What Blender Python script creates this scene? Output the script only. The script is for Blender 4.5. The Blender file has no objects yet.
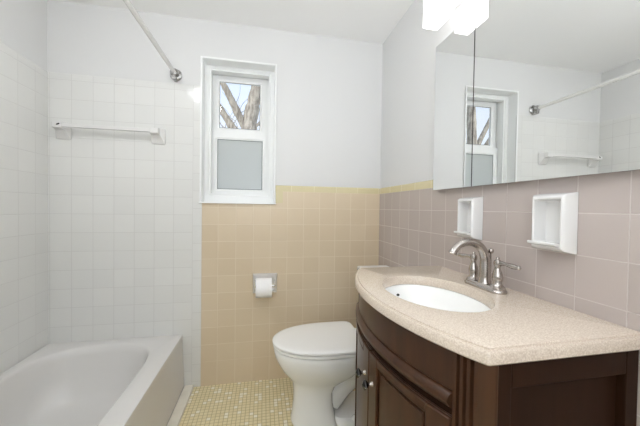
import bpy, bmesh, math, random
from mathutils import Vector, Matrix
from math import pi, sin, cos, sqrt

SC = bpy.context.scene
COL = SC.collection

# ------------------------------------------------------------------ camera
F_PX, YAW, PITCH, ROLL, CAM_H = 283.045, 0.19522, -0.0174, -0.0143, 1.127


def camera_axes():
    cy, sy = cos(YAW), sin(YAW)
    r = Vector((cy, -sy, 0)); d = Vector((sy, cy, 0)); u = Vector((0, 0, 1))
    c, s = cos(PITCH), sin(PITCH)
    d, u = d * c + u * s, -s * d + u * c
    c, s = cos(ROLL), sin(ROLL)
    r, u = r * c - u * s, r * s + u * c
    return r, u, d


cam_d = bpy.data.cameras.new('camera')
cam = bpy.data.objects.new('camera', cam_d)
COL.objects.link(cam)
R_, U_, D_ = camera_axes()
cam.matrix_world = Matrix(((R_.x, U_.x, -D_.x, 0), (R_.y, U_.y, -D_.y, 0), (R_.z, U_.z, -D_.z, CAM_H), (0, 0, 0, 1)))
cam_d.sensor_width = 36
cam_d.lens = F_PX / 640 * 36
cam_d.clip_start = 0.02
SC.camera = cam

# ------------------------------------------------------------------ world, sun, exposure
w = bpy.data.worlds.new('sky'); SC.world = w
w.use_nodes = True
nt = w.node_tree; nt.nodes.clear()
out = nt.nodes.new('ShaderNodeOutputWorld')
bg = nt.nodes.new('ShaderNodeBackground')
tc = nt.nodes.new('ShaderNodeTexCoord')
sep = nt.nodes.new('ShaderNodeSeparateXYZ')
rmp = nt.nodes.new('ShaderNodeValToRGB')
rmp.color_ramp.elements[0].position = 0.0; rmp.color_ramp.elements[0].color = (0.95, 0.97, 1.0, 1)
rmp.color_ramp.elements[1].position = 0.75; rmp.color_ramp.elements[1].color = (0.50, 0.70, 1.0, 1)
nt.links.new(tc.outputs['Generated'], sep.inputs[0])
nt.links.new(sep.outputs['Z'], rmp.inputs[0])
nt.links.new(rmp.outputs[0], bg.inputs[0])
nt.links.new(bg.outputs[0], out.inputs[0])
bg.inputs['Strength'].default_value = 1.35

sun_d = bpy.data.lights.new('sun', 'SUN')
sun_d.energy = 2.6; sun_d.angle = 0.02; sun_d.color = (1.0, 0.95, 0.88)
sun = bpy.data.objects.new('sun', sun_d); COL.objects.link(sun)
sun.location = (-4, -4, 8)
sun.rotation_euler = Vector((0.45, 0.75, -0.60)).to_track_quat('-Z', 'Y').to_euler()

LAMP_E, DOME_FILL_E, FILL_W = 2.6, 35.0, 68.0

# added fill light behind the camera, aimed up to bounce off the ceiling
fill_d = bpy.data.lights.new('added_bounce_fill', 'AREA')
fill_d.shape = 'RECTANGLE'; fill_d.size = 1.1; fill_d.size_y = 1.1; fill_d.energy = FILL_W; fill_d.color = (0.88, 0.925, 1.0)
fill_ob = bpy.data.objects.new('added_bounce_fill', fill_d); COL.objects.link(fill_ob)
fill_ob.location = (-0.42, -0.62, 1.10); fill_ob.rotation_euler = (pi / 2 + 1.50, 0, 0)

vs = SC.view_settings
vs.view_transform = 'Standard'; vs.look = 'None'; vs.gamma = 1; vs.use_curve_mapping = False
vs.exposure = -0.20
SC.display_settings.display_device = 'sRGB'
SC.cycles.max_bounces = 12; SC.cycles.diffuse_bounces = 8; SC.cycles.glossy_bounces = 6
SC.cycles.transparent_max_bounces = 12

# ------------------------------------------------------------------ room constants
T = 0.108
D = 1.862
XL, XR = -1.194, 0.792
ZC = 2.272
YN = -0.90           # wall behind the camera
ZTOP = 1.868         # top of white tub tile
ZCAP0, ZCAP1 = 1.2316, 1.271
XB = -0.378          # white tile / beige tile boundary


# ------------------------------------------------------------------ material helpers
def srgb(r, g, b):
    f = lambda c: (c / 255 / 12.92) if c / 255 <= 0.04045 else ((c / 255 + 0.055) / 1.055) ** 2.4
    return (f(r), f(g), f(b), 1)


def mat(name, col, rough=0.5, metal=0.0, spec=0.5, coat=0.0, noise=None, bump=None):
    m = bpy.data.materials.new(name); m.use_nodes = True
    n = m.node_tree; b = n.nodes['Principled BSDF']
    b.inputs['Base Color'].default_value = col
    b.inputs['Roughness'].default_value = rough
    b.inputs['Metallic'].default_value = metal
    b.inputs['Specular IOR Level'].default_value = spec
    b.inputs['Coat Weight'].default_value = coat
    b.inputs['Coat Roughness'].default_value = 0.12
    if noise or bump:
        t = n.nodes.new('ShaderNodeTexCoord')
    if noise:                                  # (scale, colour2, stretch, lo, hi)
        mp = n.nodes.new('ShaderNodeMapping'); mp.inputs['Scale'].default_value = noise[2]
        nz = n.nodes.new('ShaderNodeTexNoise'); nz.inputs['Scale'].default_value = noise[0]
        nz.inputs['Detail'].default_value = 5
        rp = n.nodes.new('ShaderNodeValToRGB')
        rp.color_ramp.elements[0].position = noise[3]; rp.color_ramp.elements[0].color = col
        rp.color_ramp.elements[1].position = noise[4]; rp.color_ramp.elements[1].color = noise[1]
        n.links.new(t.outputs['Object'], mp.inputs[0]); n.links.new(mp.outputs[0], nz.inputs['Vector'])
        n.links.new(nz.outputs['Fac'], rp.inputs[0]); n.links.new(rp.outputs[0], b.inputs['Base Color'])
    if bump:                                   # (scale, strength, distance)
        nz = n.nodes.new('ShaderNodeTexNoise'); nz.inputs['Scale'].default_value = bump[0]
        nz.inputs['Detail'].default_value = 3
        bp = n.nodes.new('ShaderNodeBump'); bp.inputs['Strength'].default_value = bump[1]
        bp.inputs['Distance'].default_value = bump[2]
        n.links.new(t.outputs['Object'], nz.inputs['Vector']); n.links.new(nz.outputs['Fac'], bp.inputs['Height'])
        n.links.new(bp.outputs[0], b.inputs['Normal'])
    return m


def tile_mat(name, axes, origin, pitch, c1, c2, grout, g=0.0025, rough=0.25, white=None, tilt=0.0, spec=0.5):
    """square glazed tiles; axes 'xz' / 'yz' / 'xy'; c1..c2 is the tile-to-tile variation; white = (chance, colour)"""
    m = bpy.data.materials.new(name); m.use_nodes = True
    n = m.node_tree; b = n.nodes['Principled BSDF']
    L = n.links.new
    t = n.nodes.new('ShaderNodeTexCoord'); s = n.nodes.new('ShaderNodeSeparateXYZ')
    c = n.nodes.new('ShaderNodeCombineXYZ')
    L(t.outputs['Object'], s.inputs[0])
    L(s.outputs[axes[0].upper()], c.inputs[0]); L(s.outputs[axes[1].upper()], c.inputs[1])

    def vm(op, a, bb=None):
        k = n.nodes.new('ShaderNodeVectorMath'); k.operation = op
        if isinstance(a, tuple): k.inputs[0].default_value = a
        else: L(a, k.inputs[0])
        if bb is not None:
            if isinstance(bb, tuple): k.inputs[1].default_value = bb
            else: L(bb, k.inputs[1])
        return k.outputs[0]
    px, py = pitch if isinstance(pitch, tuple) else (pitch, pitch)
    q = vm('DIVIDE', vm('SUBTRACT', c.outputs[0], (origin[0], origin[1], 0)), (px, py, 1))
    cell = vm('FLOOR', q); fr = vm('FRACTION', q)
    dd = vm('ABSOLUTE', vm('SUBTRACT', fr, (0.5, 0.5, 0)))
    dm = vm('MULTIPLY', vm('SUBTRACT', (0.5, 0.5, 0), dd), (px, py, 1))
    s2 = n.nodes.new('ShaderNodeSeparateXYZ'); L(dm, s2.inputs[0])
    mn = n.nodes.new('ShaderNodeMath'); mn.operation = 'MINIMUM'
    L(s2.outputs[0], mn.inputs[0]); L(s2.outputs[1], mn.inputs[1])
    mr = n.nodes.new('ShaderNodeMapRange'); mr.interpolation_type = 'SMOOTHSTEP'
    mr.inputs['From Min'].default_value = g * 0.35; mr.inputs['From Max'].default_value = g * 0.75
    L(mn.outputs[0], mr.inputs['Value'])
    wn = n.nodes.new('ShaderNodeTexWhiteNoise'); wn.noise_dimensions = '2D'; L(cell, wn.inputs['Vector'])
    mx = n.nodes.new('ShaderNodeMix'); mx.data_type = 'RGBA'
    mx.inputs['A'].default_value = c1; mx.inputs['B'].default_value = c2
    L(wn.outputs['Value'], mx.inputs['Factor'])
    colr = mx.outputs['Result']
    if white:
        wn2 = n.nodes.new('ShaderNodeTexWhiteNoise'); wn2.noise_dimensions = '2D'
        L(vm('ADD', cell, (37.0, 11.0, 0)), wn2.inputs['Vector'])
        lt = n.nodes.new('ShaderNodeMath'); lt.operation = 'LESS_THAN'; lt.inputs[1].default_value = white[0]
        L(wn2.outputs['Value'], lt.inputs[0])
        mw = n.nodes.new('ShaderNodeMix'); mw.data_type = 'RGBA'
        L(lt.outputs[0], mw.inputs['Factor']); L(colr, mw.inputs['A']); mw.inputs['B'].default_value = white[1]
        colr = mw.outputs['Result']
    mg = n.nodes.new('ShaderNodeMix'); mg.data_type = 'RGBA'
    L(mr.outputs['Result'], mg.inputs['Factor']); mg.inputs['A'].default_value = grout; L(colr, mg.inputs['B'])
    L(mg.outputs['Result'], b.inputs['Base Color'])
    b.inputs['Specular IOR Level'].default_value = spec
    rr = n.nodes.new('ShaderNodeMapRange'); rr.inputs['To Min'].default_value = 0.8; rr.inputs['To Max'].default_value = rough
    L(mr.outputs['Result'], rr.inputs['Value']); L(rr.outputs['Result'], b.inputs['Roughness'])
    bp = n.nodes.new('ShaderNodeBump'); bp.inputs['Strength'].default_value = 0.5; bp.inputs['Distance'].default_value = 0.0012
    L(mr.outputs['Result'], bp.inputs['Height'])
    # hand-set unevenness of the glazed faces
    nz = n.nodes.new('ShaderNodeTexNoise'); nz.inputs['Scale'].default_value = 14.0
    L(t.outputs['Object'], nz.inputs['Vector'])
    bp2 = n.nodes.new('ShaderNodeBump'); bp2.inputs['Strength'].default_value = 0.15; bp2.inputs['Distance'].default_value = 0.004
    L(nz.outputs['Fac'], bp2.inputs['Height']); L(bp.outputs[0], bp2.inputs['Normal'])
    L(bp2.outputs[0], b.inputs['Normal'])
    return m


def emit_mat(name, col, e):
    m = bpy.data.materials.new(name); m.use_nodes = True
    b = m.node_tree.nodes['Principled BSDF']
    b.inputs['Base Color'].default_value = col
    b.inputs['Emission Color'].default_value = col
    b.inputs['Emission Strength'].default_value = e
    return m


def glass_mat(name):
    m = bpy.data.materials.new(name); m.use_nodes = True
    n = m.node_tree; n.nodes.clear()
    o = n.nodes.new('ShaderNodeOutputMaterial'); mx = n.nodes.new('ShaderNodeMixShader')
    tr = n.nodes.new('ShaderNodeBsdfTransparent'); gl = n.nodes.new('ShaderNodeBsdfGlossy')
    gl.inputs['Roughness'].default_value = 0.01
    fr = n.nodes.new('ShaderNodeFresnel'); fr.inputs['IOR'].default_value = 1.25
    n.links.new(fr.outputs[0], mx.inputs[0]); n.links.new(tr.outputs[0], mx.inputs[1]); n.links.new(gl.outputs[0], mx.inputs[2])
    n.links.new(mx.outputs[0], o.inputs[0])
    return m


def frosted_mat(name):
    m = bpy.data.materials.new(name); m.use_nodes = True
    n = m.node_tree; n.nodes.clear()
    o = n.nodes.new('ShaderNodeOutputMaterial'); mx = n.nodes.new('ShaderNodeMixShader'); ad = n.nodes.new('ShaderNodeMixShader')
    tl = n.nodes.new('ShaderNodeBsdfTranslucent'); tl.inputs['Color'].default_value = (0.78, 0.78, 0.75, 1)
    df = n.nodes.new('ShaderNodeBsdfDiffuse'); df.inputs['Color'].default_value = (0.80, 0.82, 0.80, 1)
    gl = n.nodes.new('ShaderNodeBsdfGlossy'); gl.inputs['Roughness'].default_value = 0.3
    t = n.nodes.new('ShaderNodeTexCoord'); nz = n.nodes.new('ShaderNodeTexNoise'); nz.inputs['Scale'].default_value = 160
    bp = n.nodes.new('ShaderNodeBump'); bp.inputs['Strength'].default_value = 0.4; bp.inputs['Distance'].default_value = 0.002
    n.links.new(t.outputs['Object'], nz.inputs['Vector']); n.links.new(nz.outputs['Fac'], bp.inputs['Height'])
    for k in (df, gl): n.links.new(bp.outputs[0], k.inputs['Normal'])
    mx.inputs[0].default_value = 0.25
    n.links.new(tl.outputs[0], mx.inputs[1]); n.links.new(df.outputs[0], mx.inputs[2])
    ad.inputs[0].default_value = 0.06
    n.links.new(mx.outputs[0], ad.inputs[1]); n.links.new(gl.outputs[0], ad.inputs[2])
    n.links.new(ad.outputs[0], o.inputs[0])
    return m


M = {}
M['paint'] = mat('wall_paint', srgb(218, 218, 217), 0.6, bump=(60, 0.12, 0.002))
M['ceil'] = mat('ceiling_paint', srgb(241, 241, 240), 0.8, bump=(90, 0.15, 0.002))
WZ = (XL + 0.1144, 1.0741)
WT1, WT2, WG = srgb(221, 221, 218), srgb(224, 224, 221), srgb(204, 203, 200)
M['white_back'] = tile_mat('white_tile_back', 'xz', WZ, T, WT1, WT2, WG, rough=0.22)
M['white_side'] = tile_mat('white_tile_side', 'yz', (D - 0.09, WZ[1]), T, WT1, WT2, WG, rough=0.22)
M['white_trim'] = tile_mat('white_trim_tile', 'xz', (XB - 0.054, WZ[1] + 0.04), (0.0542, T), WT1, WT2, WG, rough=0.22)
BT1, BT2, BG = srgb(212, 194, 166), srgb(216, 199, 172), srgb(226, 212, 190)
RT1, RT2, RG = srgb(182, 171, 165), srgb(187, 176, 170), srgb(198, 190, 185)  # same beige tile; the pinkish cast of light on this wall is in the colour
M['beige_back'] = tile_mat('beige_tile_back', 'xz', (XB + 0.0965, 0.1516), T, BT1, BT2, BG, g=0.003, rough=0.3)
M['beige_base'] = tile_mat('beige_base_tile', 'xz', (XB + 0.0965, -0.02), (T, 0.3), BT1, BT2, BG, g=0.003, rough=0.3)
M['beige_side'] = tile_mat('beige_tile_side_light_tint', 'yz', (0.4796, 0.1516), T, RT1, RT2, RG, g=0.0022, rough=0.22)
M['cap_back'] = tile_mat('yellow_cap_tile_back', 'xz', (XB + 0.0965, 1.0), (0.152, 0.5), srgb(212, 201, 160), srgb(216, 205, 166), srgb(226, 218, 190), rough=0.25)
M['cap_side'] = tile_mat('yellow_cap_tile_side', 'yz', (0.4796, 1.0), (0.152, 0.5), srgb(212, 201, 160), srgb(216, 205, 166), srgb(226, 218, 190), rough=0.25)
M['floor'] = tile_mat('mosaic_floor', 'xy', (0, 0), 0.0222, srgb(226, 213, 172), srgb(230, 219, 183), srgb(184, 170, 127), g=0.0030, rough=0.35,
                      white=(0.10, srgb(243, 238, 222)))
M['marble'] = mat('threshold_marble', srgb(232, 227, 214), 0.3, noise=(9, srgb(214, 208, 196), (1, 1, 1), 0.45, 0.75))
M['vinyl'] = mat('window_vinyl', srgb(238, 239, 238), 0.35)
M['gasket'] = mat('window_gasket', srgb(120, 122, 122), 0.6)
M['glass'] = glass_mat('clear_glass')
M['frost'] = frosted_mat('frosted_glass')
M['enamel'] = mat('tub_enamel', srgb(216, 214, 211), 0.18, spec=0.5)
M['china'] = mat('white_china', srgb(236, 236, 234), 0.12, coat=0.3)
M['basin'] = mat('basin_china', srgb(248, 248, 246), 0.12, coat=0.3)
M['ceramic'] = mat('white_ceramic', srgb(224, 223, 221), 0.2)
M['seat'] = mat('white_seat_plastic', srgb(236, 235, 232), 0.25)
M['chrome'] = mat('chrome', (0.75, 0.75, 0.76, 1), 0.12, 1.0)
M['darkchrome'] = mat('tarnished_chrome', (0.22, 0.21, 0.20, 1), 0.28, 1.0, noise=(60, (0.62, 0.62, 0.62, 1), (1, 1, 1), 0.4, 0.65))
M['satin'] = mat('satin_chrome', (0.78, 0.77, 0.76, 1), 0.38, 1.0)
M['rod'] = mat('white_metal_rod', srgb(226, 225, 222), 0.25)
M['nickel'] = mat('brushed_nickel', (0.44, 0.41, 0.38, 1), 0.24, 1.0, noise=(60, (0.50, 0.46, 0.43, 1), (1, 1, 12), 0.4, 0.6))
M['mirror'] = mat('mirror_silver', (0.89, 0.90, 0.895, 1), 0.0, 1.0)
M['mirror_edge'] = mat('mirror_glass_edge', srgb(62, 58, 54), 0.4)
M['cabinet_white'] = mat('cabinet_white_steel', srgb(215, 214, 210), 0.4)
M['wood'] = mat('espresso_wood_shaded', srgb(46, 27, 16), 0.45, spec=0.12, coat=0.0, noise=(7, srgb(38, 22, 13), (6, 6, 0.6), 0.35, 0.7))  # darker copy of the cabinet wood, shade of the side panel in its colour
M['wood_gloss'] = mat('espresso_wood_gloss_lit', srgb(70, 44, 27), 0.28, spec=0.35, coat=0.0, noise=(7, srgb(58, 36, 22), (6, 6, 0.6), 0.35, 0.7))  # glossier copy for the front, lightened for the light falling on it
M['wood_dark'] = mat('espresso_wood_groove', srgb(28, 18, 13), 0.45)
M['knob'] = mat('dark_bronze_knob', (0.03, 0.027, 0.025, 1), 0.25, 0.9)
M['stone'] = mat('speckled_beige_quartz', srgb(197, 181, 164), 0.18, coat=0.1, noise=(330, srgb(220, 208, 193), (1, 1, 1), 0.36, 0.64))
M['paper'] = mat('tissue_paper', srgb(244, 243, 242), 0.9, bump=(120, 0.2, 0.001))
M['card'] = mat('cardboard_core', srgb(150, 120, 90), 0.9)
M['dark'] = mat('dark_hole', srgb(40, 38, 36), 0.7)
M['bark'] = mat('tree_bark', srgb(192, 184, 170), 0.9, noise=(9, srgb(134, 126, 116), (3, 3, 0.8), 0.35, 0.65), bump=(26, 0.9, 0.02))
M['grass'] = mat('winter_grass', srgb(186, 182, 164), 0.95)
M['lamp'] = emit_mat('lit_opal_glass', (1.0, 0.99, 0.985, 1), LAMP_E)
M['dome'] = emit_mat('fill_dome_glass', (0.97, 0.98, 1.0, 1), DOME_FILL_E)


# ------------------------------------------------------------------ mesh helpers
def B():
    return bmesh.new()


def box(bm, lo, hi, mi=0):
    r = bmesh.ops.create_cube(bm, size=1)
    for v in r['verts']:
        v.co = Vector([lo[i] + (v.co[i] + 0.5) * (hi[i] - lo[i]) for i in range(3)])
    for f in {f for v in r['verts'] for f in v.link_faces}:
        f.material_index = mi


def loft(bm, rings, cap0=True, cap1=True, closed=True, mi=0):
    rows = [[bm.verts.new(p) for p in r] for r in rings]
    n = len(rows[0])
    for a, b in zip(rows, rows[1:]):
        for i in range(n if closed else n - 1):
            j = (i + 1) % n
            f = bm.faces.new((a[i], a[j], b[j], b[i])); f.material_index = mi
    if cap0: bm.faces.new(list(reversed(rows[0]))).material_index = mi
    if cap1: bm.faces.new(rows[-1]).material_index = mi
    return rows


def tube(bm, pts, rad, n=14, cap=True, mi=0, flat=1.0):
    pts = [Vector(p) for p in pts]
    if not isinstance(rad, (list, tuple)): rad = [rad] * len(pts)
    rings = []; up = None
    for i, p in enumerate(pts):
        t = (pts[min(i + 1, len(pts) - 1)] - pts[max(i - 1, 0)]).normalized()
        if up is None:
            up = Vector((0, 0, 1)) if abs(t.z) < 0.9 else Vector((0, 1, 0))
        a = t.cross(up).normalized(); b = a.cross(t).normalized(); up = b
        rings.append([p + rad[i] * (cos(2 * pi * k / n) * a + flat * sin(2 * pi * k / n) * b) for k in range(n)])
    loft(bm, rings, cap, cap, mi=mi)


def lathe(bm, prof, c, axis='z', n=28, mi=0):
    """prof: list of (radius, height along axis)"""
    rings = []
    for r, h in prof:
        ring = []
        for k in range(n):
            a = 2 * pi * k / n
            u, v = r * cos(a), r * sin(a)
            o = {'z': (u, v, h), 'x': (h, u, v), 'y': (v, h, u), '-x': (-h, v, u), '-y': (u, -h, v)}[axis]
            ring.append(Vector(c) + Vector(o))
        rings.append(ring)
    loft(bm, rings, mi=mi)


def spline(pts, n=8):
    """Catmull-Rom through pts"""
    P = [Vector(p) for p in pts]; P = [2 * P[0] - P[1]] + P + [2 * P[-1] - P[-2]]
    o = []
    for i in range(1, len(P) - 2):
        for k in range(n):
            t = k / n
            o.append(0.5 * (2 * P[i] + (P[i + 1] - P[i - 1]) * t + (2 * P[i - 1] - 5 * P[i] + 4 * P[i + 1] - P[i + 2]) * t * t
                            + (3 * P[i] - P[i - 1] - 3 * P[i + 1] + P[i + 2]) * t ** 3))
    o.append(P[-2])
    return o


def make(name, bm, mats, parent=None, smooth=True, bevel=0.0, seg=2, subsurf=0):
    bmesh.ops.recalc_face_normals(bm, faces=bm.faces)
    me = bpy.data.meshes.new(name); bm.to_mesh(me); bm.free()
    if not isinstance(mats, (list, tuple)): mats = [mats]
    for m in mats: me.materials.append(M[m])
    o = bpy.data.objects.new(name, me); COL.objects.link(o)
    if bevel:
        md = o.modifiers.new('bevel', 'BEVEL'); md.width = bevel; md.segments = seg; md.limit_method = 'ANGLE'; md.angle_limit = math.radians(35)
        md.harden_normals = False
    if subsurf:
        md = o.modifiers.new('subsurf', 'SUBSURF'); md.levels = subsurf; md.render_levels = subsurf
    if smooth:
        for p in me.polygons: p.use_smooth = True
        me.set_sharp_from_angle(angle=math.radians(40)) if hasattr(me, 'set_sharp_from_angle') else None
    if parent is not None:
        o.parent = parent
        o.matrix_parent_inverse = Matrix.Translation(-parent.location)
    return o


def thing(name, label, cat, loc, group=None):
    o = bpy.data.objects.new(name, None); COL.objects.link(o)
    o.empty_display_size = 0.05
    o.location = loc
    o['label'] = label; o['category'] = cat
    if group: o['group'] = group
    return o


def tag(o, label, cat, group=None):
    o['label'] = label; o['category'] = cat
    if group: o['group'] = group
    return o


def struct(o, label, cat):
    o['kind'] = 'structure'; o['label'] = label; o['category'] = cat
    return o


# ================================================================== STRUCTURE
# floor
bm = B(); box(bm, (XL - 0.12, YN - 0.12, -0.08), (XR + 0.12, D + 0.24, 0.0))
struct(make('floor', bm, 'floor', smooth=False), 'mosaic floor of small yellow tiles with scattered white ones', 'floor')
# ceiling
bm = B(); box(bm, (XL - 0.12, YN - 0.12, ZC), (XR + 0.12, D + 0.24, ZC + 0.1))
struct(make('ceiling', bm, 'ceil', smooth=False), 'plain white painted ceiling', 'ceiling')

# back wall with window opening
WX0, WX1, WZ0, WZ1 = -0.386, 0.066, 1.150, 2.044
bm = B()
P = D + 0.004
for x0, x1, z0, z1 in ((XL - 0.12, WX0, 0, ZC), (WX1, XR + 0.12, 0, ZC), (WX0, WX1, 0, WZ0), (WX0, WX1, WZ1, ZC)):
    box(bm, (x0, P, z0), (x1, D + 0.24, z1), 0)
# white tub tile, from corner to the beige wainscot
box(bm, (XL, D, 0), (XB - 0.0542, P, ZTOP - 0.02), 1)
loft(bm, [[(XL, y, z), (XB, y, z), (XB, P, z), (XL, P, z)] for y, z in ((D, ZTOP - 0.02), (D + 0.0007, ZTOP - 0.006), (D + 0.003, ZTOP))], mi=1)
box(bm, (XB - 0.0542, D, 0), (XB, P, ZTOP - 0.02), 2)
# beige wainscot: base course, field (left of window edge up to sill, right up to cap)
box(bm, (XB, D, 0), (XR, P, 0.1516), 4)
box(bm, (XB, D, 0.1516), (0.071, P, 1.1495), 3)
box(bm, (0.071, D, 0.1516), (XR, P, 1.156), 3)
box(bm, (0.119, D, 1.156), (XR, P, ZCAP0), 3)
struct(make('wall_back', bm, ['paint', 'white_back', 'white_trim', 'beige_back', 'beige_base'], smooth=False),
       'window wall, white paint above white tub tile and beige wainscot tile', 'wall')


# yellow bullnose cap along the top of the wainscot (back wall, then beside the window)
bm = B()
prof = [(0.0, ZCAP0), (0.0, ZCAP1 - 0.008), (0.0012, ZCAP1 - 0.003), (0.004, ZCAP1), (0.006, ZCAP1), (0.006, ZCAP0)]
loft(bm, [[(x, D - 0.001 + d, z) for d, z in prof] for x in (0.071, XR - 0.002)])
box(bm, (0.0735, D - 0.001, 1.156), (0.119, D + 0.005, ZCAP0))
o = struct(make('trim_1', bm, 'cap_back', smooth=False), 'yellow bullnose cap tiles along the beige wainscot on the window wall', 'tile trim')

# right wall
bm = B()
PX = XR + 0.004
box(bm, (PX, YN - 0.12, 0), (XR + 0.12, D + 0.004, ZC), 0)
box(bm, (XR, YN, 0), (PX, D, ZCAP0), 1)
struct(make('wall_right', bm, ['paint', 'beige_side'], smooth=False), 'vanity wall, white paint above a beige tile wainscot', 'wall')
bm = B()
loft(bm, [[(XR - 0.001 + d, y, z) for d, z in prof] for y in (YN, D - 0.001)])
struct(make('trim_2', bm, 'cap_side', smooth=False), 'yellow bullnose cap tiles along the vanity wall wainscot', 'tile trim')

# left wall, tiled beside the tub
bm = B()
box(bm, (XL - 0.12, YN - 0.12, 0), (XL - 0.004, D + 0.004, ZC), 0)
box(bm, (XL - 0.004, -0.02, 0), (XL, D, ZTOP - 0.02), 1)
loft(bm, [[(x, -0.02, z), (x, D, z), (XL - 0.004, D, z), (XL - 0.004, -0.02, z)] for x, z in ((XL, ZTOP - 0.02), (XL - 0.0007, ZTOP - 0.006), (XL - 0.003, ZTOP))], mi=1)
struct(make('wall_left', bm, ['paint', 'white_side'], smooth=False), 'wall along the tub, white tile below white paint', 'wall')

# wall at the head of the tub and wall behind the camera (outside the frame)
bm = B()
box(bm, (XL, -0.15, 0), (-0.43, -0.02, ZC), 0)
box(bm, (XL, -0.02, 0), (-0.43, -0.016, ZTOP), 1)
struct(make('wall_tub_end', bm, ['paint', 'white_back'], smooth=False), 'tiled wall at the near end of the tub', 'wall')
bm = B()
box(bm, (XL - 0.12, YN - 0.12, 0), (XR + 0.12, YN, ZC), 0)
struct(make('wall_front', bm, 'paint', smooth=False), 'white painted wall behind the camera', 'wall')

# marble strip between tub and floor
bm = B(); box(bm, (-0.471, -0.016, 0.0), (-0.416, D, 0.018))
struct(make('trim_3', bm, 'marble', bevel=0.003), 'narrow white marble strip on the floor along the tub', 'floor trim')

# ------------------------------------------------------------------ window
win = bpy.data.objects.new('window_1', None); COL.objects.link(win)
win.location = (-0.156, D, 1.155); struct(win, 'small white double hung window with a frosted lower pane', 'window')


def ring(y, a, b, c, d):
    return [(a, y, c), (b, y, c), (b, y, d), (a, y, d)]


OX0, OX1, OZ0, OZ1 = -0.382, 0.062, 1.154, 2.040
IX0, IX1, IZ0, IZ1 = -0.343, 0.021, 1.212, 2.008
bm = B()     # white lining of the deep opening, with a narrow rim on the wall face
loft(bm, [ring(D + 0.0, OX0 - 0.010, OX1 + 0.010, OZ0 - 0.003, OZ1 + 0.010), ring(D - 0.005, OX0 - 0.008, OX1 + 0.008, OZ0 - 0.002, OZ1 + 0.008),
          ring(D - 0.005, OX0 + 0.001, OX1 - 0.001, OZ0, OZ1 - 0.001), ring(D - 0.002, OX0 + 0.003, OX1 - 0.003, OZ0 + 0.001, OZ1 - 0.003), ring(D + 0.235, OX0 + 0.003, OX1 - 0.003, OZ0 + 0.001, OZ1 - 0.003)], cap0=False, cap1=False)
make('window_reveal', bm, 'vinyl', win, smooth=False)
bm = B()     # vinyl frame set back in the opening
a0, a1, b0, b1 = OX0 + 0.003, OX1 - 0.003, OZ0 + 0.001, OZ1 - 0.003
loft(bm, [ring(D + 0.080, a0, a1, b0, b1), ring(D + 0.080, IX0 - 0.014, IX1 + 0.014, IZ0 - 0.014, IZ1 + 0.012), ring(D + 0.086, IX0 - 0.012, IX1 + 0.012, IZ0 - 0.012, IZ1 + 0.010),
          ring(D + 0.086, IX0, IX1, IZ0, IZ1), ring(D + 0.134, IX0, IX1, IZ0, IZ1), ring(D + 0.134, IX0 - 0.014, IX1 + 0.014, IZ0 - 0.004, IZ1 + 0.012),
          ring(D + 0.22, IX0 - 0.014, IX1 + 0.014, IZ0 - 0.004, IZ1 + 0.012), ring(D + 0.22, a0, a1, b0, b1)], cap0=False, cap1=False)
make('window_frame', bm, 'vinyl', win, smooth=False)
bm = B()     # sill lip
box(bm, (OX0 - 0.013, D - 0.014, OZ0 - 0.007), (OX1 + 0.013, D + 0.006, OZ0 + 0.001))
make('window_sill', bm, 'vinyl', win, smooth=False, bevel=0.002)


def sash(name, y0, y1, x0, x1, z0, z1, gx0, gx1, gz0, gz1, gmat):
    bm = B()
    loft(bm, [ring(y1, gx0, gx1, gz0, gz1), ring(y1, x0, x1, z0, z1), ring(y0, x0, x1, z0, z1), ring(y0, gx0 - 0.010, gx1 + 0.010, gz0 - 0.010, gz1 + 0.010),
              ring(y0 + 0.004, gx0 - 0.006, gx1 + 0.006, gz0 - 0.006, gz1 + 0.006), ring(y0 + 0.007, gx0, gx1, gz0, gz1), ring(y1, gx0, gx1, gz0, gz1)], cap0=False, cap1=False)
    s = make(name, bm, 'vinyl', win, smooth=False)
    bm = B(); box(bm, (gx0 - 0.003, (y0 + y1) / 2 - 0.002, gz0 - 0.003), (gx1 + 0.003, (y0 + y1) / 2 + 0.002, gz1 + 0.003))
    make('window_pane', bm, gmat, s, smooth=False)
    bm = B(); yy = (y0 + y1) / 2 - 0.004
    loft(bm, [ring(yy, gx0, gx1, gz0, gz1), ring(yy, gx0 + 0.004, gx1 - 0.004, gz0 + 0.004, gz1 - 0.004)], cap0=False, cap1=False)
    make('glazing_gasket', bm, 'gasket', s, smooth=False)
    return s


sash('upper_sash', D + 0.166, D + 0.190, IX0 - 0.012, IX1 + 0.012, 1.630, IZ1 + 0.008, -0.305, -0.034, 1.664, 1.977, 'glass')
sash('lower_sash', D + 0.139, D + 0.164, IX0 - 0.010, IX1 + 0.010, IZ0 + 0.002, 1.638, -0.312, -0.0155, 1.246, 1.581, 'frost')

# ================================================================== TUB
def tub_outline():
    pts = []
    key = [(-1.15, 0.10), (-1.158, 0.9), (-1.157, 1.40), (-1.15, 1.60), (-1.115, 1.71), (-1.03, 1.78), (-0.91, 1.808), (-0.78, 1.810),
           (-0.685, 1.78), (-0.618, 1.715), (-0.586, 1.62), (-0.576, 1.45), (-0.580, 0.9), (-0.60, 0.15), (-0.70, 0.05), (-0.87, 0.025), (-1.04, 0.04)]
    P = [Vector((x, y, 0)) for x, y in key]; n = len(P)
    for i in range(n):
        a, b, c, d = P[i - 1], P[i], P[(i + 1) % n], P[(i + 2) % n]
        for k in range(6):
            t = k / 6
            pts.append(0.5 * (2 * b + (c - a) * t + (2 * a - 5 * b + 4 * c - d) * t * t + (3 * b - a - 3 * c + d) * t ** 3))
    return pts


tub = tub_outline()
cxt, cyt = -0.87, 0.90
TZ = 0.335


def tub_ring(sx, sy, z, dy=0.0):
    return [(cxt + (p.x - cxt) * sx, cyt + dy + (p.y - cyt) * sy, z) for p in tub]


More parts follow.
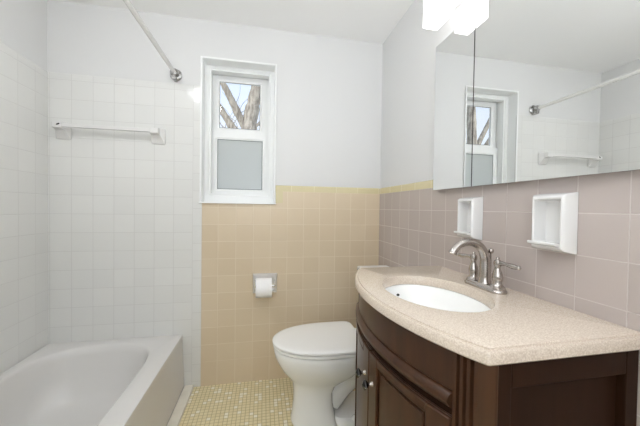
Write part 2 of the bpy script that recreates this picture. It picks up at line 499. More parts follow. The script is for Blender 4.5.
bm = B()
inner = [tub_ring(1.0, 1.0, TZ), tub_ring(0.985, 0.991, TZ - 0.003), tub_ring(0.965, 0.98, TZ - 0.014), tub_ring(0.952, 0.972, TZ - 0.04), tub_ring(0.925, 0.945, TZ - 0.13),
         tub_ring(0.885, 0.905, TZ - 0.22), tub_ring(0.80, 0.85, TZ - 0.262), tub_ring(0.60, 0.72, TZ - 0.275), tub_ring(0.30, 0.40, TZ - 0.28)]
rows = loft(bm, inner, cap0=False, cap1=True)
# rim outline by rays from the centre to the rim rectangle
TX0, TX1, TY0, TY1 = XL + 0.002, -0.485, -0.014, D - 0.002


def rect_hit(p):
    dx, dy = p.x - cxt, p.y - cyt
    s = min(((TX1 if dx > 0 else TX0) - cxt) / dx if abs(dx) > 1e-6 else 9e9, ((TY1 if dy > 0 else TY0) - cyt) / dy if abs(dy) > 1e-6 else 9e9)
    return Vector((cxt + dx * s, cyt + dy * s, TZ))


rim = [rect_hit(p) for p in tub]
for cx_, cy_ in ((TX0, TY0), (TX0, TY1), (TX1, TY0), (TX1, TY1)):
    i = min(range(len(rim)), key=lambda k: (rim[k].x - cx_) ** 2 + (rim[k].y - cy_) ** 2)
    rim[i] = Vector((cx_, cy_, TZ))


def rim_in(d, z):
    return [(min(max(p.x, TX0), TX1 - d), min(max(p.y, TY0), TY1), z) for p in rim]


rv = [bm.verts.new(p) for p in rim_in(0.006, TZ)]
n = len(rv)
for i in range(n):
    j = (i + 1) % n
    bm.faces.new((rows[0][i], rows[0][j], rv[j], rv[i]))
prev = rv
for d, z, slope in ((0.0015, TZ - 0.002, 0), (0.0, TZ - 0.008, 0), (0.0, TZ - 0.03, 0), (0.0, 0.0, 1)):
    nv = []
    for p in rim:
        x = min(max(p.x, TX0), TX1 - d)
        if slope and x > -0.6: x += 0.013 * (x - -0.6) / (TX1 + 0.6)
        nv.append(bm.verts.new((x, p.y, z)))
    for i in range(n):
        j = (i + 1) % n
        bm.faces.new((prev[i], prev[j], nv[j], nv[i]))
    prev = nv
t = thing('bathtub', 'white enamel bathtub with a wide front rim and sloping apron below the tiled wall', 'bathtub', (-0.84, 0.92, 0))
make('tub_body', bm, 'enamel', t)
bm = B(); lathe(bm, [(0.0005, 0.0), (0.03, 0.0), (0.032, 0.003), (0.02, 0.004), (0.0005, 0.004)], (cxt, 0.40, TZ - 0.2795))
make('drain', bm, 'chrome', t)

# ================================================================== VANITY
VC = 0.8065
CX0, CR = 0.309, 0.735
CY0, CY1 = 0.441, 1.172
ZT = 0.872


def arcx(y, off=0.0):
    r = CR - off
    return CX0 + CR - sqrt(max(r * r - (y - VC) ** 2, 0))


def arc_slab(bm, y0, y1, z0, z1, off0, off1, n=14, mi=0):
    """curved panel following the bow front; off0 is the front face, off1 the back"""
    rings = []
    for k in range(n + 1):
        y = y0 + (y1 - y0) * k / n
        rings.append([(arcx(y, off0), y, z0), (arcx(y, off1), y, z0), (arcx(y, off1), y, z1), (arcx(y, off0), y, z1)])
    loft(bm, rings, mi=mi)


V = thing('bathroom_vanity', 'dark espresso bow-front vanity cabinet under the beige stone top', 'vanity', (0.6, VC, 0))
SY0, SY1 = 0.455, 1.158
ZB = ZT - 0.032     # underside of the top
# carcass: sides with framed panel, bottom, back rail
bm = B()
YI = SY0 + 0.020
px0 = 0.418
box(bm, (0.45, YI - 0.003, 0.09), (XR - 0.002, YI + 0.004, ZB))           # recessed panel
box(bm, (0.439, SY0, 0.0), (0.470, YI, ZB))                                 # front stile
box(bm, (0.755, SY0, 0.0), (XR - 0.002, YI, ZB))                              # rear stile
box(bm, (0.470, SY0, 0.785), (0.755, YI, ZB))                                 # top rail
box(bm, (0.470, SY0, 0.06), (0.755, YI, 0.13))                                # bottom rail
make('side_panel', bm, 'wood', V, smooth=False, bevel=0.002)
bm = B()
box(bm, (0.439, SY1 - 0.02, 0.0), (XR - 0.002, SY1, ZB))
make('side_panel', bm, 'wood', V, smooth=False, bevel=0.002)
bm = B()
arc_slab(bm, 0.480, 2 * VC - 0.480, 0.10, ZB, 0.024, 0.036, 24)
make('face_frame', bm, 'wood', V, smooth=True)
bm = B()
arc_slab(bm, SY0 + 0.03, SY1 - 0.03, 0.0, 0.10, 0.055, 0.065, 20)
make('toe_kick', bm, 'wood_dark', V)
# drawer front (false) across the top
bm = B(); arc_slab(bm, 0.5145, 2 * VC - 0.5145, 0.751, ZB - 0.003, 0.017, 0.024, 24)
make('drawer_front', bm, 'wood_gloss', V, bevel=0.002)
# half-round bead below it
bm = B()
rings = []
for k in range(29):
    y = 0.5145 + (2 * VC - 1.029) * k / 28
    pr_ = []
    for a, s, zz in ((0.024, 0, -0.018), (0.016, 0, -0.018), (0.010, 0, -0.014), (0.005, 0, -0.006), (0.004, 0, 0.0), (0.006, 0, 0.007), (0.012, 0, 0.014), (0.018, 0, 0.017), (0.024, 0, 0.017)):
        pr_.append((arcx(y, a), y, 0.733 + zz))
    rings.append(pr_)
loft(bm, rings)
make('bead_moulding', bm, 'wood_gloss', V)


def door(y0, y1, knob_y):
    z0, z1 = 0.115, 0.696
    bm = B()
    arc_slab(bm, y0, y1, z0, z1, 0.018, 0.024, 16)
    sw = 0.052
    arc_slab(bm, y0, y0 + sw, z0, z1, 0.008, 0.018, 6)
    arc_slab(bm, y1 - sw, y1, z0, z1, 0.008, 0.018, 6)
    arc_slab(bm, y0 + sw, y1 - sw, z1 - 0.022, z1, 0.008, 0.018, 10)
    arc_slab(bm, y0 + sw, y1 - sw, z0, z0 + 0.06, 0.008, 0.018, 10)
    d = make('door', bm, 'wood_gloss', V, bevel=0.0025)
    bm = B()                                              # raised field of the panel
    arc_slab(bm, y0 + sw + 0.012, y1 - sw - 0.012, z0 + 0.075, z1 - 0.034, 0.013, 0.018, 10)
    make('door_panel', bm, 'wood_gloss', d, bevel=0.003)
    bm = B()
    x = arcx(knob_y, 0.008); c = (x, knob_y, 0.612)
    lathe(bm, [(0.008, 0.0), (0.006, 0.004), (0.0045, 0.008), (0.0045, 0.013)], c, '-x', 12, mi=1)
    # square pyramid head, widest at the outer end
    q = lambda s, h: [(x - h, knob_y + a * s, 0.612 + b * s) for a, b in ((0, -1), (1, 0), (0, 1), (-1, 0))]
    loft(bm, [q(0.004, 0.012), q(0.0165, 0.022), q(0.015, 0.026), q(0.003, 0.031)])
    make('knob', bm, ['knob', 'nickel'], d, smooth=False)
    return d


door(0.5145, VC - 0.002, VC - 0.030)
door(VC + 0.002, 2 * VC - 0.5145, VC + 0.030)


def pilaster(y0, y1):
    bm = B()
    edge = []
    N = 3; wv = y1 - y0
    ys = [y0]
    for g in range(N):
        c = y0 + wv * (0.22 + 0.28 * g)
        edge += [(c - 0.0032, 0), (c - 0.0024, 1), (c + 0.0024, 1), (c + 0.0032, 0)]
    edge = [(y0, 0)] + edge + [(y1, 0)]
    poly = [(arcx(y, 0.024 if dp else 0.013), y) for y, dp in edge]
    poly += [(arcx(y1, 0.036), y1), (arcx(y0, 0.036), y0)]
    loft(bm, [[(x, y, z) for x, y in poly] for z in (0.0, ZB)])
    make('pilaster', bm, 'wood_gloss', V, smooth=False)


pilaster(0.468, 0.512)
pilaster(2 * VC - 0.512, 2 * VC - 0.468)
for sg in (-1, 1):
    Y = lambda d: VC + sg * (VC - d)
    bm = B()
    poly = [(arcx(0.4675, 0.012), Y(0.4675)), (0.432, Y(0.4535)), (0.435, Y(0.4530)), (0.4385, Y(0.4530)), (0.4385, Y(0.474)), (arcx(0.4675, 0.036), Y(0.474))]
    loft(bm, [[(x, y, z) for x, y in poly] for z in (0.0, ZB)])
    make('corner_post', bm, 'wood_gloss', V, smooth=False, bevel=0.0015)

# ------------------------------------------------------------------ stone top
SXC, SYC, SA, SB_ = 0.526, 0.806, 0.145, 0.190


def top_outline(d):
    y0, y1 = CY0 + d, CY1 - d
    r = CR - d
    pts = []
    ya, yb = y0 + 0.006, y1 - 0.006
    ax = lambda y: CX0 + CR - sqrt(r * r - (y - VC) ** 2)
    for k in range(49):
        y = ya + (yb - ya) * k / 48
        pts.append((ax(y), y))
    pts.append((ax(yb) + 0.003, y1 - 0.0015)); pts.append((ax(yb) + 0.008, y1))
    for k in range(1, 13): pts.append((ax(yb) + 0.008 + (XR - 0.001 - ax(yb) - 0.008) * k / 12, y1))
    for k in range(1, 31): pts.append((XR - 0.001, y1 + (y0 - y1) * k / 30))
    for k in range(1, 13): pts.append((XR - 0.001 + (ax(ya) + 0.008 - XR + 0.001) * k / 12, y0))
    pts.append((ax(ya) + 0.003, y0 + 0.0015))
    return pts


def hole(pts, s=1.0):
    o = []
    for x, y in pts:
        a = math.atan2((y - SYC), (x - SXC))
        r = 1 / sqrt((cos(a) / (SA * s)) ** 2 + (sin(a) / (SB_ * s)) ** 2)
        o.append((SXC + r * cos(a), SYC + r * sin(a)))
    return o


bm = B()
ref = top_outline(0.014)
R3 = lambda pts, z: [(x, y, z) for x, y in pts]
rings = [R3(hole(ref), ZB), R3(top_outline(0.004), ZB), R3(top_outline(0.0), ZB + 0.004), R3(top_outline(0.0), ZT - 0.010), R3(top_outline(0.003), ZT - 0.0055),
         R3(top_outline(0.0100), ZT - 0.0050), R3(top_outline(0.0105), ZT - 0.0015), R3(top_outline(0.0125), ZT), R3(hole(ref, 1.012), ZT), R3(hole(ref, 1.0), ZT - 0.004), R3(hole(ref), ZB)]
loft(bm, rings, cap0=False, cap1=False)
tag(make('vanity_countertop', bm, 'stone'), 'beige speckled stone countertop with bowed front edge on the dark vanity', 'countertop')

# ------------------------------------------------------------------ sink
S = thing('sink_basin', 'oval white undermount sink set into the beige stone top', 'sink', (SXC, SYC, ZB - 0.15))


def ell(s, z, n=48, dx=0.0):
    return [(SXC + dx + SA * s * cos(2 * pi * k / n), SYC + SB_ * s * sin(2 * pi * k / n), z) for k in range(n)]


bm = B()
zb = ZB - 0.0015
loft(bm, [ell(1.07, zb), ell(0.995, zb), ell(0.985, zb - 0.006), ell(0.94, zb - 0.05), ell(0.80, zb - 0.105), ell(0.55, zb - 0.137), ell(0.2, zb - 0.145), ell(0.12, zb - 0.146),
          ], cap0=False, cap1=True)
make('basin', bm, 'basin', S)
bm = B()
loft(bm, [ell(1.07, zb), ell(1.06, zb - 0.012), ell(1.0, zb - 0.06), ell(0.85, zb - 0.12), ell(0.6, zb - 0.15), ell(0.2, zb - 0.16)], cap0=False, cap1=True)
make('basin_shell', bm, 'basin', S)
bm = B(); lathe(bm, [(0.0004, 0), (0.021, 0.0), (0.023, 0.002), (0.018, 0.004), (0.0004, 0.003)], (SXC, SYC, zb - 0.146))
make('drain', bm, 'nickel', S)
bm = B()
a = math.radians(102)
ox, oy = SXC + SA * 0.95 * cos(a), SYC + SB_ * 0.95 * sin(a)
nv = Vector((-cos(a), -sin(a) * 0.9, 0.15)).normalized()
cc = Vector((ox, oy, zb - 0.034))
q = nv.to_track_quat('Z', 'Y').to_matrix()
loft(bm, [[cc + q @ Vector((0.006 * cos(2 * pi * k / 14), 0.0045 * sin(2 * pi * k / 14), h)) for k in range(14)] for h in (-0.006, 0.003)])
make('overflow_hole', bm, 'dark', S)

# ------------------------------------------------------------------ faucet
FX, FY, FZ = 0.716, 0.806, ZT
FA = thing('faucet', 'brushed nickel two-handle faucet with high arched spout behind the sink', 'faucet', (FX, FY, FZ))
bm = B()


def stad(wd, ln, z, n=14):
    p = []
    for k in range(n + 1):
        a = -pi + pi * k / n; p.append((FX - wd * cos(a) * 1.0, FY - ln + wd * sin(a), z))
    for k in range(n + 1):
        a = pi * k / n; p.append((FX - wd * cos(a), FY + ln + wd * sin(a), z))
    return p


loft(bm, [stad(0.026, 0.052, FZ), stad(0.027, 0.052, FZ + 0.004), stad(0.026, 0.052, FZ + 0.008), stad(0.0225, 0.052, FZ + 0.011), stad(0.0225, 0.052, FZ + 0.015), stad(0.019, 0.052, FZ + 0.018)])
make('base_plate', bm, 'nickel', FA)
bm = B()
sp = spline([(FX, FY, FZ + 0.016), (FX, FY, FZ + 0.06), (FX - 0.001, FY, FZ + 0.100), (FX - 0.018, FY, FZ + 0.134), (FX - 0.052, FY, FZ + 0.151),
             (FX - 0.090, FY, FZ + 0.146), (FX - 0.114, FY, FZ + 0.128), (FX - 0.122, FY, FZ + 0.114)], 6)
rr = [0.0175 - 0.006 * min(1, k / (len(sp) * 0.62)) for k in range(len(sp))]
rr[-1] = 0.0135; rr[-2] = 0.0135; rr[-3] = 0.0125; rr[-4] = 0.0115; rr[0] = 0.021; rr[1] = 0.019
tube(bm, sp, rr, 18)
make('spout', bm, 'nickel', FA)
for sgn in (-1, 1):
    hy = FY + sgn * 0.0515
    bm = B()
    lathe(bm, [(0.021, 0.0), (0.021, 0.004), (0.016, 0.008), (0.0130, 0.014), (0.0150, 0.03), (0.0150, 0.036), (0.0130, 0.046), (0.0085, 0.058), (0.0078, 0.064), (0.0105, 0.070), (0.0115, 0.076),
               (0.0105, 0.083), (0.006, 0.087), (0.0040, 0.089), (0.0052, 0.092), (0.0035, 0.0955), (0.0005, 0.097)], (FX, hy, FZ + 0.015), n=22)
    h = make('handle', bm, 'nickel', FA)
    bm = B()
    L0 = Vector((FX, hy, FZ + 0.092)); dr = Vector((-0.10 if sgn > 0 else 0.12, sgn * 1.0, 0.0)).normalized()
    pts = [L0 + dr * s + Vector((0, 0, zz)) for s, zz in ((0.004, 0), (0.015, 0.001), (0.025, 0.001), (0.036, 0.0), (0.048, -0.0015), (0.057, -0.002), (0.064, -0.002), (0.069, -0.002), (0.073, -0.002))]
    tube(bm, pts, [0.0075, 0.007, 0.0056, 0.0062, 0.0078, 0.0074, 0.005, 0.0066, 0.002], 12)
    make('lever', bm, 'nickel', h)
bm = B()
tube(bm, [(FX + 0.021, FY, FZ + 0.012), (FX + 0.021, FY, FZ + 0.115)], 0.0028, 10)
lathe(bm, [(0.003, 0), (0.0075, 0.004), (0.009, 0.010), (0.0075, 0.016), (0.0005, 0.020)], (FX + 0.021, FY, FZ + 0.112), n=16)
make('lift_rod', bm, 'nickel', FA)

# ================================================================== TOILET
TY = 1.485


def egg(xf, xr, hw, z, n=64, sq=4.5, cut=0.62):
    """elongated outline, nose towards -x; front part elliptical, rear squarish"""
    xm = xf + (xr - xf) * cut
    p = []
    for k in range(n):
        a = 2 * pi * k / n
        c, s = cos(a), sin(a)
        if c <= 0:
            x = xm + (xm - xf) * (-(abs(c) ** (2 / 2.0))); y = hw * (abs(s) ** (2 / 2.15)) * (1 if s > 0 else -1)
        else:
            x = xm + (xr - xm) * (c ** (2 / sq)); y = hw * (abs(s) ** (2 / sq)) * (1 if s > 0 else -1)
        p.append((x, TY + y, z))
    return p


TO = thing('toilet', 'white toilet with closed lid between the tiled wall and the vanity', 'toilet', (0.36, TY, 0))
bm = B()
rings = [egg(0.152, 0.39, 0.112, 0.0), egg(0.150, 0.39, 0.112, 0.015), egg(0.156, 0.38, 0.104, 0.04), egg(0.163, 0.365, 0.097, 0.11), egg(0.163, 0.362, 0.095, 0.17),
         egg(0.157, 0.380, 0.101, 0.210), egg(0.138, 0.42, 0.120, 0.24), egg(0.108, 0.47, 0.146, 0.275), egg(0.083, 0.505, 0.166, 0.315), egg(0.067, 0.52, 0.177, 0.35),
         egg(0.060, 0.53, 0.180, 0.375), egg(0.058, 0.535, 0.182, 0.39), egg(0.062, 0.535, 0.180, 0.398), egg(0.075, 0.53, 0.170, 0.400)]
loft(bm, rings)
# rear shelf and foot with the outlet bulge behind the pedestal
rb = lambda x0, x1, h, z: [(x0, TY - h, z), (x1, TY - h, z), (x1, TY + h, z), (x0, TY + h, z)]
loft(bm, [rb(0.42, 0.66, 0.10, 0.24), rb(0.44, 0.775, 0.15, 0.33), rb(0.44, 0.78, 0.165, 0.385), rb(0.445, 0.775, 0.16, 0.395)])
loft(bm, [egg(0.34, 0.64, 0.112, 0.0, cut=0.3), egg(0.34, 0.64, 0.112, 0.032, cut=0.3), egg(0.345, 0.63, 0.102, 0.046, cut=0.3)])
tube(bm, spline([(0.36, TY, 0.09), (0.43, TY, 0.17), (0.50, TY, 0.215), (0.56, TY, 0.19), (0.585, TY, 0.12), (0.585, TY, 0.03)], 6), 0.066, 20)
bw = make('bowl', bm, 'china', TO)
for s in (-1, 1):
    bm = B()
    lathe(bm, [(0.016, 0), (0.016, 0.006), (0.011, 0.014), (0.0005, 0.018)], (0.47, TY + s * 0.108, 0.044), n=14)
    make('bolt_cap', bm, 'china', bw)
# seat ring
bm = B()
loft(bm, [egg(0.064, 0.515, 0.177, 0.4025), egg(0.054, 0.517, 0.184, 0.406), egg(0.054, 0.517, 0.184, 0.4135), egg(0.062, 0.515, 0.178, 0.4175)])
make('seat', bm, 'seat', TO)
bm = B()
E2 = lambda a, b, h, z: egg(a, b, h, z, sq=9.0)
loft(bm, [E2(0.060, 0.520, 0.178, 0.4225), E2(0.050, 0.522, 0.186, 0.4255), E2(0.050, 0.522, 0.186, 0.4315), E2(0.055, 0.520, 0.182, 0.4355), E2(0.075, 0.508, 0.168, 0.4385), E2(0.12, 0.48, 0.135, 0.4415), E2(0.2, 0.42, 0.07, 0.443)])
make('lid', bm, 'seat', TO)
for s in (-1, 1):
    bm = B()
    box(bm, (0.522, TY + s * 0.07 - 0.02, 0.396), (0.552, TY + s * 0.07 + 0.02, 0.428))
    make('seat_hinge', bm, 'seat', TO, bevel=0.006, seg=3)
bm = B()
loft(bm, [rb(0.605, 0.772, 0.19, 0.3965), rb(0.598, 0.776, 0.205, 0.43), rb(0.592, 0.780, 0.215, 0.734)])
make('tank', bm, 'china', TO, bevel=0.012, seg=4)
bm = B()
box(bm, (0.580, TY - 0.225, 0.735), (0.784, TY + 0.225, 0.766))
make('tank_lid', bm, 'china', TO, bevel=0.01, seg=4)

# ================================================================== PAPER HOLDER
H = thing('toilet_paper_holder', 'square chrome paper holder on the beige tile wall left of the toilet', 'paper holder', (0.012, D, 0.63))
bm = B()
hx0, hx1, hz0, hz1 = -0.067, 0.089, 0.572, 0.700
loft(bm, [ring(D, hx0, hx1, hz0, hz1), ring(D - 0.006, hx0 + 0.001, hx1 - 0.001, hz0 + 0.001, hz1 - 0.001), ring(D - 0.012, hx0 + 0.006, hx1 - 0.006, hz0 + 0.006, hz1 - 0.006),
          ring(D - 0.012, hx0 + 0.014, hx1 - 0.014, hz0 + 0.014, hz1 - 0.014), ring(D - 0.002, hx0 + 0.017, hx1 - 0.017, hz0 + 0.017, hz1 - 0.017)], cap0=True, cap1=True)
make('recessed_frame', bm, 'satin', H, smooth=False)
RC = (D - 0.0745, 0.636)
for x in (hx0 + 0.013, hx1 - 0.021):
    bm = B()
    loft(bm, [[(x, D - 0.012, 0.615), (x + 0.008, D - 0.012, 0.615), (x + 0.008, D - 0.012, 0.659), (x, D - 0.012, 0.659)],
              [(x, RC[0] - 0.010, RC[1] - 0.009), (x + 0.008, RC[0] - 0.010, RC[1] - 0.009), (x + 0.008, RC[0] - 0.010, RC[1] + 0.009), (x, RC[0] - 0.010, RC[1] + 0.009)]])
    make('roller_arm', bm, 'chrome', H, bevel=0.002)
bm = B(); tube(bm, [(hx0 + 0.021, RC[0], RC[1]), (hx1 - 0.021, RC[0], RC[1])], 0.008, 16)
make('roller', bm, 'chrome', H)
PR = thing('toilet_paper_roll', 'white toilet paper roll on the chrome holder by the toilet', 'toilet paper', (0.003, RC[0], RC[1] - 0.0098))
bm = B()
pc = (RC[0], RC[1] - 0.0098)
rx0, rx1 = -0.045, 0.052
r_out, r_in = 0.0600, 0.0195


def circ(x, r, n=40):
    return [(x, pc[0] + r * cos(2 * pi * k / n), pc[1] + r * sin(2 * pi * k / n)) for k in range(n)]


loft(bm, [circ(rx0, r_in), circ(rx0, r_out - 0.002), circ(rx0 + 0.002, r_out), circ(rx1 - 0.002, r_out), circ(rx1, r_out - 0.002), circ(rx1, r_in)], cap0=False, cap1=False)
make('paper', bm, 'paper', PR)
bm = B()
loft(bm, [circ(rx0 + 0.0005, r_in), circ(rx1 - 0.0005, r_in), circ(rx1 - 0.0005, r_in - 0.001), circ(rx0 + 0.0005, r_in - 0.001), circ(rx0 + 0.0005, r_in)], cap0=False, cap1=False)
make('cardboard_core', bm, 'card', PR)

# ================================================================== TOWEL BAR
TB = thing('towel_bar', 'white ceramic towel bar on the white tile wall above the tub', 'towel bar', (-0.86, D, 1.54))
BARY, BARZ = D - 0.052, 1.563


def post(x0, x1, nose_x0, nose_x1):
    bm = B()
    z0, z1 = 1.495, 1.588
    loft(bm, [ring(D - 0.0, x0, x1, z0, z1), ring(D - 0.008, x0, x1, z0, z1), ring(D - 0.034, nose_x0, nose_x1, BARZ - 0.022, BARZ + 0.020), ring(BARY - 0.014, nose_x0 + 0.003, nose_x1 - 0.003, BARZ - 0.016, BARZ + 0.014)])
    make('bar_post', bm, 'ceramic', TB, smooth=False, bevel=0.004, seg=3)


post(-0.660, -0.586, -0.655, -0.605)
post(-1.150, -1.078, -1.140, -1.092)
bm = B()
loft(bm, [[(x, BARY + a, BARZ + b) for a, b in ((-0.010, -0.010), (0.010, -0.010), (0.010, 0.010), (-0.010, 0.010))] for x in (-1.134, -0.645)])
make('bar', bm, 'ceramic', TB, smooth=False, bevel=0.003, seg=3)
bm = B()
loft(bm, [[(-1.106 + 0.009 * cos(2 * pi * k / 12), y, BARZ + 0.002 + 0.0045 * sin(2 * pi * k / 12) + 0.0035 * cos(2 * pi * k / 12)) for k in range(12)] for y in (BARY - 0.0150, BARY - 0.008)])
make('bar_end_hole', bm, 'dark', TB, smooth=False)

# ================================================================== SHOWER ROD
SR = thing('shower_curtain_rod', 'white shower curtain rod with tarnished wall flange high above the tub edge', 'shower rod', (-0.530, D, 1.918))
bm = B(); tube(bm, [(-0.530, D - 0.02, 1.918), (-0.530, -0.015, 1.918)], 0.0115, 16)
make('rod', bm, 'rod', SR)


def flange(y, s):
    bm = B()
    c = (-0.530, y, 1.918); ax = '-y' if s < 0 else 'y'
    lathe(bm, [(0.034, 0.0), (0.035, 0.004), (0.031, 0.010), (0.020, 0.014), (0.019, 0.030), (0.023, 0.033), (0.023, 0.044), (0.018, 0.050), (0.0125, 0.054)], c, ax, n=24)
    for a in (0.6, 2.6, 4.7):
        lathe(bm, [(0.008, 0.0), (0.008, 0.012), (0.006, 0.016), (0.002, 0.017)], (c[0] + 0.028 * cos(a), y, c[2] + 0.030 * sin(a)), ax, n=8)
    box(bm, (c[0] - 0.009, min(y, y + s * 0.048), c[2] - 0.040), (c[0] + 0.009, max(y, y + s * 0.048), c[2] - 0.018))
    make('wall_flange', bm, 'darkchrome', SR)


flange(D + 0.004, -1)
flange(-0.016, 1)

# ================================================================== SOAP HOLDERS
def ceramic_holder(name, y0, y1, z0, z1, label, cat):
    """glazed box standing out of the tile with an open niche and a lip below"""
    t = thing(name, label, cat, (XR, (y0 + y1) / 2, z0), 'white ceramic holders on the vanity wall')
    rg = lambda x, a, b, c, d: [(x, a, c), (x, b, c), (x, b, d), (x, a, d)]
    xf = XR - 0.044
    bm = B()
    loft(bm, [rg(XR, y0 - 0.002, y1 + 0.012, z0 - 0.004, z1 + 0.006), rg(XR - 0.006, y0 - 0.001, y1 + 0.010, z0 - 0.003, z1 + 0.005), rg(xf + 0.008, y0, y1 + 0.002, z0 + 0.003, z1), rg(xf, y0 + 0.006, y1 - 0.003, z0 + 0.009, z1 - 0.006),
              rg(xf + 0.002, y0 + 0.011, y1 - 0.007, z0 + 0.020, z1 - 0.012), rg(XR - 0.004, y0 + 0.014, y1 - 0.010, z0 + 0.022, z1 - 0.016)], cap0=True, cap1=True)
    make('niche_body', bm, 'ceramic', t, smooth=True, bevel=0.0025, seg=2)
    bm = B()
    loft(bm, [[(xf + 0.004, y, z0 + 0.013), (xf - 0.014, y, z0 + 0.017), (xf - 0.016, y, z0 + 0.022), (xf - 0.013, y, z0 + 0.0255), (xf + 0.006, y, z0 + 0.022)] for y in (y0 + 0.010, y1 - 0.003)])
    make('lip', bm, 'ceramic', t, smooth=True, bevel=0.0015)
    return t


ceramic_holder('soap_dish', 0.586, 0.676, 1.020, 1.172, 'white ceramic wall niche right of the faucet, nearer the camera', 'soap dish')
ceramic_holder('tumbler_holder', 0.908, 0.993, 1.020, 1.172, 'white ceramic wall niche directly above the faucet spout, farther of two', 'soap dish')

# ================================================================== MIRROR CABINET
MX = 0.762
MY0, MY1, MZ0, MZ1, MS = 0.16, 1.180, 1.2165, 1.868, 0.934
MC = thing('medicine_cabinet', 'wide frameless mirrored medicine cabinet above the vanity', 'mirror cabinet', (XR, (MY0 + MY1) / 2, MZ0))
bm = B()
box(bm, (MX + 0.008, MY0 + 0.006, MZ0 + 0.004), (XR + 0.0035, MY1 - 0.010, MZ1 - 0.004))
make('cabinet_body', bm, 'mirror_edge', MC, smooth=False)


def mirror_door(y0, y1):
    bm = B()
    box(bm, (MX, y0, MZ0), (MX + 0.006, y1, MZ1), 1)
    bm.faces.ensure_lookup_table()
    for f in bm.faces:
        if f.calc_center_median().x < MX + 0.001: f.material_index = 0
    make('mirror_door', bm, ['mirror', 'mirror_edge'], MC, smooth=False)


mirror_door(MS + 0.0025, MY1)
mirror_door(MY0, MS - 0.0025)

# ================================================================== VANITY LIGHT
VL = thing('vanity_light', 'glowing white glass vanity light above the mirror on the right wall', 'wall lamp', (XR, 0.82, 2.02))
bm = B(); box(bm, (XR - 0.012, 0.50, 1.985), (XR + 0.0035, 1.13, 2.075))
make('back_plate', bm, 'vinyl', VL, bevel=0.004)
for yc in (1.053, 0.813, 0.573):
    s0, z0, z1 = 0.057, 1.894, 2.06
    bm = B()
    xa, xb = 0.654, 0.720
    loft(bm, [[(x0, yc - h, z), (x1, yc - h, z), (x1, yc + h, z), (x0, yc + h, z)] for x0, x1, h, z in
              ((xa + 0.003, xb - 0.003, s0 - 0.003, z0), (xa, xb, s0, z0 + 0.003), (xa, xb, s0, z1 - 0.003), (xa + 0.003, xb - 0.003, s0 - 0.003, z1))])
    sh = make('glass_shade', bm, 'lamp', VL, smooth=False)
    bm = B(); box(bm, (0.718, yc - 0.012, 2.02), (XR - 0.010, yc + 0.012, 2.044))
    make('lamp_arm', bm, 'chrome', sh, bevel=0.003)

# added dome on the ceiling, out of view, to fill the room with light
CL = thing('ceiling_fill', 'round frosted dome added on the ceiling as fill light, out of view', 'ceiling light', (-0.62, 0.70, ZC))
bm = B(); lathe(bm, [(0.15, 0.0), (0.15, -0.02), (0.14, -0.025)], (-0.62, 0.70, ZC), n=36)
make('rim', bm, 'chrome', CL)
bm = B(); lathe(bm, [(0.14, -0.024), (0.13, -0.05), (0.095, -0.08), (0.045, -0.095), (0.001, -0.098)], (-0.62, 0.70, ZC), n=36)
make('dome', bm, 'dome', CL)

# ================================================================== OUTSIDE
bm = B(); box(bm, (-25, D + 0.6, -0.9), (25, 60, -0.8))
struct(make('ground', bm, 'grass', smooth=False), 'pale winter lawn outside the window', 'ground')
random.seed(4)


def limb(bm, pts, r0, r1, n=12):
    sp = spline(pts, 6)
    rad = [r0 + (r1 - r0) * k / (len(sp) - 1) for k in range(len(sp))]
    rad = [r * (1 + 0.10 * random.uniform(-1, 1)) for r in rad]
    tube(bm, sp, rad, n)
    return sp


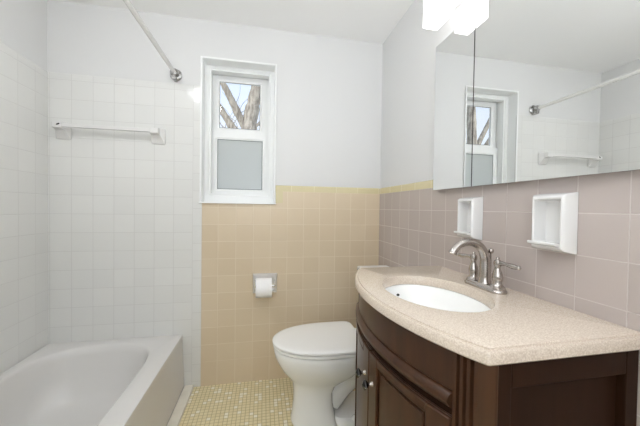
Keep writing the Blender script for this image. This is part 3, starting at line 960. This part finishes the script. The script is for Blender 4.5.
bm = B()
TYY = 4.5
limb(bm, [(-0.30, TYY, -0.8), (-0.28, TYY, 0.8), (-0.265, TYY, 1.8), (-0.235, TYY, 2.36), (-0.19, TYY, 2.66), (-0.125, TYY - 0.05, 2.98), (-0.10, TYY - 0.1, 3.4), (-0.20, TYY, 4.4)], 0.15, 0.062, 16)
limb(bm, [(-0.22, TYY, 2.28), (-0.32, TYY, 2.38), (-0.44, TYY - 0.05, 2.62), (-0.545, TYY - 0.08, 2.82), (-0.645, TYY - 0.1, 3.01), (-0.9, TYY - 0.1, 3.6)], 0.060, 0.040)
limb(bm, [(-0.24, TYY, 2.02), (-0.36, TYY + 0.05, 2.16), (-0.50, TYY + 0.1, 2.36), (-0.64, TYY + 0.12, 2.58), (-0.9, TYY + 0.15, 2.95)], 0.075, 0.045)
limb(bm, [(-0.23, TYY, 2.3), (-0.12, TYY - 0.03, 2.38), (-0.05, TYY - 0.05, 2.47), (0.03, TYY, 2.60)], 0.03, 0.008)
limb(bm, [(-0.235, TYY, 2.42), (-0.13, TYY + 0.1, 2.44), (-0.03, TYY + 0.15, 2.42), (0.1, TYY + 0.15, 2.48)], 0.014, 0.006, 8)
limb(bm, [(-0.16, TYY, 2.7), (-0.09, TYY, 2.76), (-0.05, TYY, 2.84)], 0.02, 0.008, 8)
for k in range(16):
    x0 = random.uniform(-0.75, -0.35); z0 = 2.2 + (x0 + 0.75) * 0.4 + random.uniform(-0.1, 0.5)
    p = Vector((x0, TYY + random.uniform(0.3, 0.9), z0)); pts = [p]
    d = Vector((random.uniform(-0.6, 0.8), 0, random.uniform(0.3, 1))).normalized()
    for q_ in range(3):
        p = p + d * random.uniform(0.12, 0.2); d = (d + Vector((random.uniform(-.4, .4), 0, random.uniform(-.4, .4)))).normalized(); pts.append(p)
    limb(bm, pts, 0.006, 0.002, 6)
tr = thing('tree', 'bare tree with forked grey-brown limbs outside the window', 'tree', (-0.30, TYY, -0.8))
make('trunk', bm, 'bark', tr)

# a second tree, off to the left, that the mirror shows through the same window
bm = B()
TX = -2.10
limb(bm, [(TX - 0.1, TYY, -0.8), (TX - 0.08, TYY, 0.9), (TX - 0.06, TYY, 1.9), (TX - 0.03, TYY, 2.5), (TX, TYY, 3.1), (TX + 0.05, TYY, 4.2)], 0.12, 0.06, 14)
limb(bm, [(TX - 0.06, TYY, 2.0), (TX - 0.16, TYY, 2.30), (TX - 0.34, TYY, 2.65), (TX - 0.55, TYY, 3.05), (TX - 0.8, TYY, 3.6)], 0.050, 0.030)
limb(bm, [(TX - 0.06, TYY, 1.6), (TX - 0.26, TYY + 0.1, 2.0), (TX - 0.46, TYY + 0.1, 2.4), (TX - 0.9, TYY, 3.1)], 0.055, 0.03)
tr = thing('tree', 'bare tree seen in the mirror through the reflected window', 'tree', (TX - 0.1, TYY, -0.8))
make('trunk', bm, 'bark', tr)
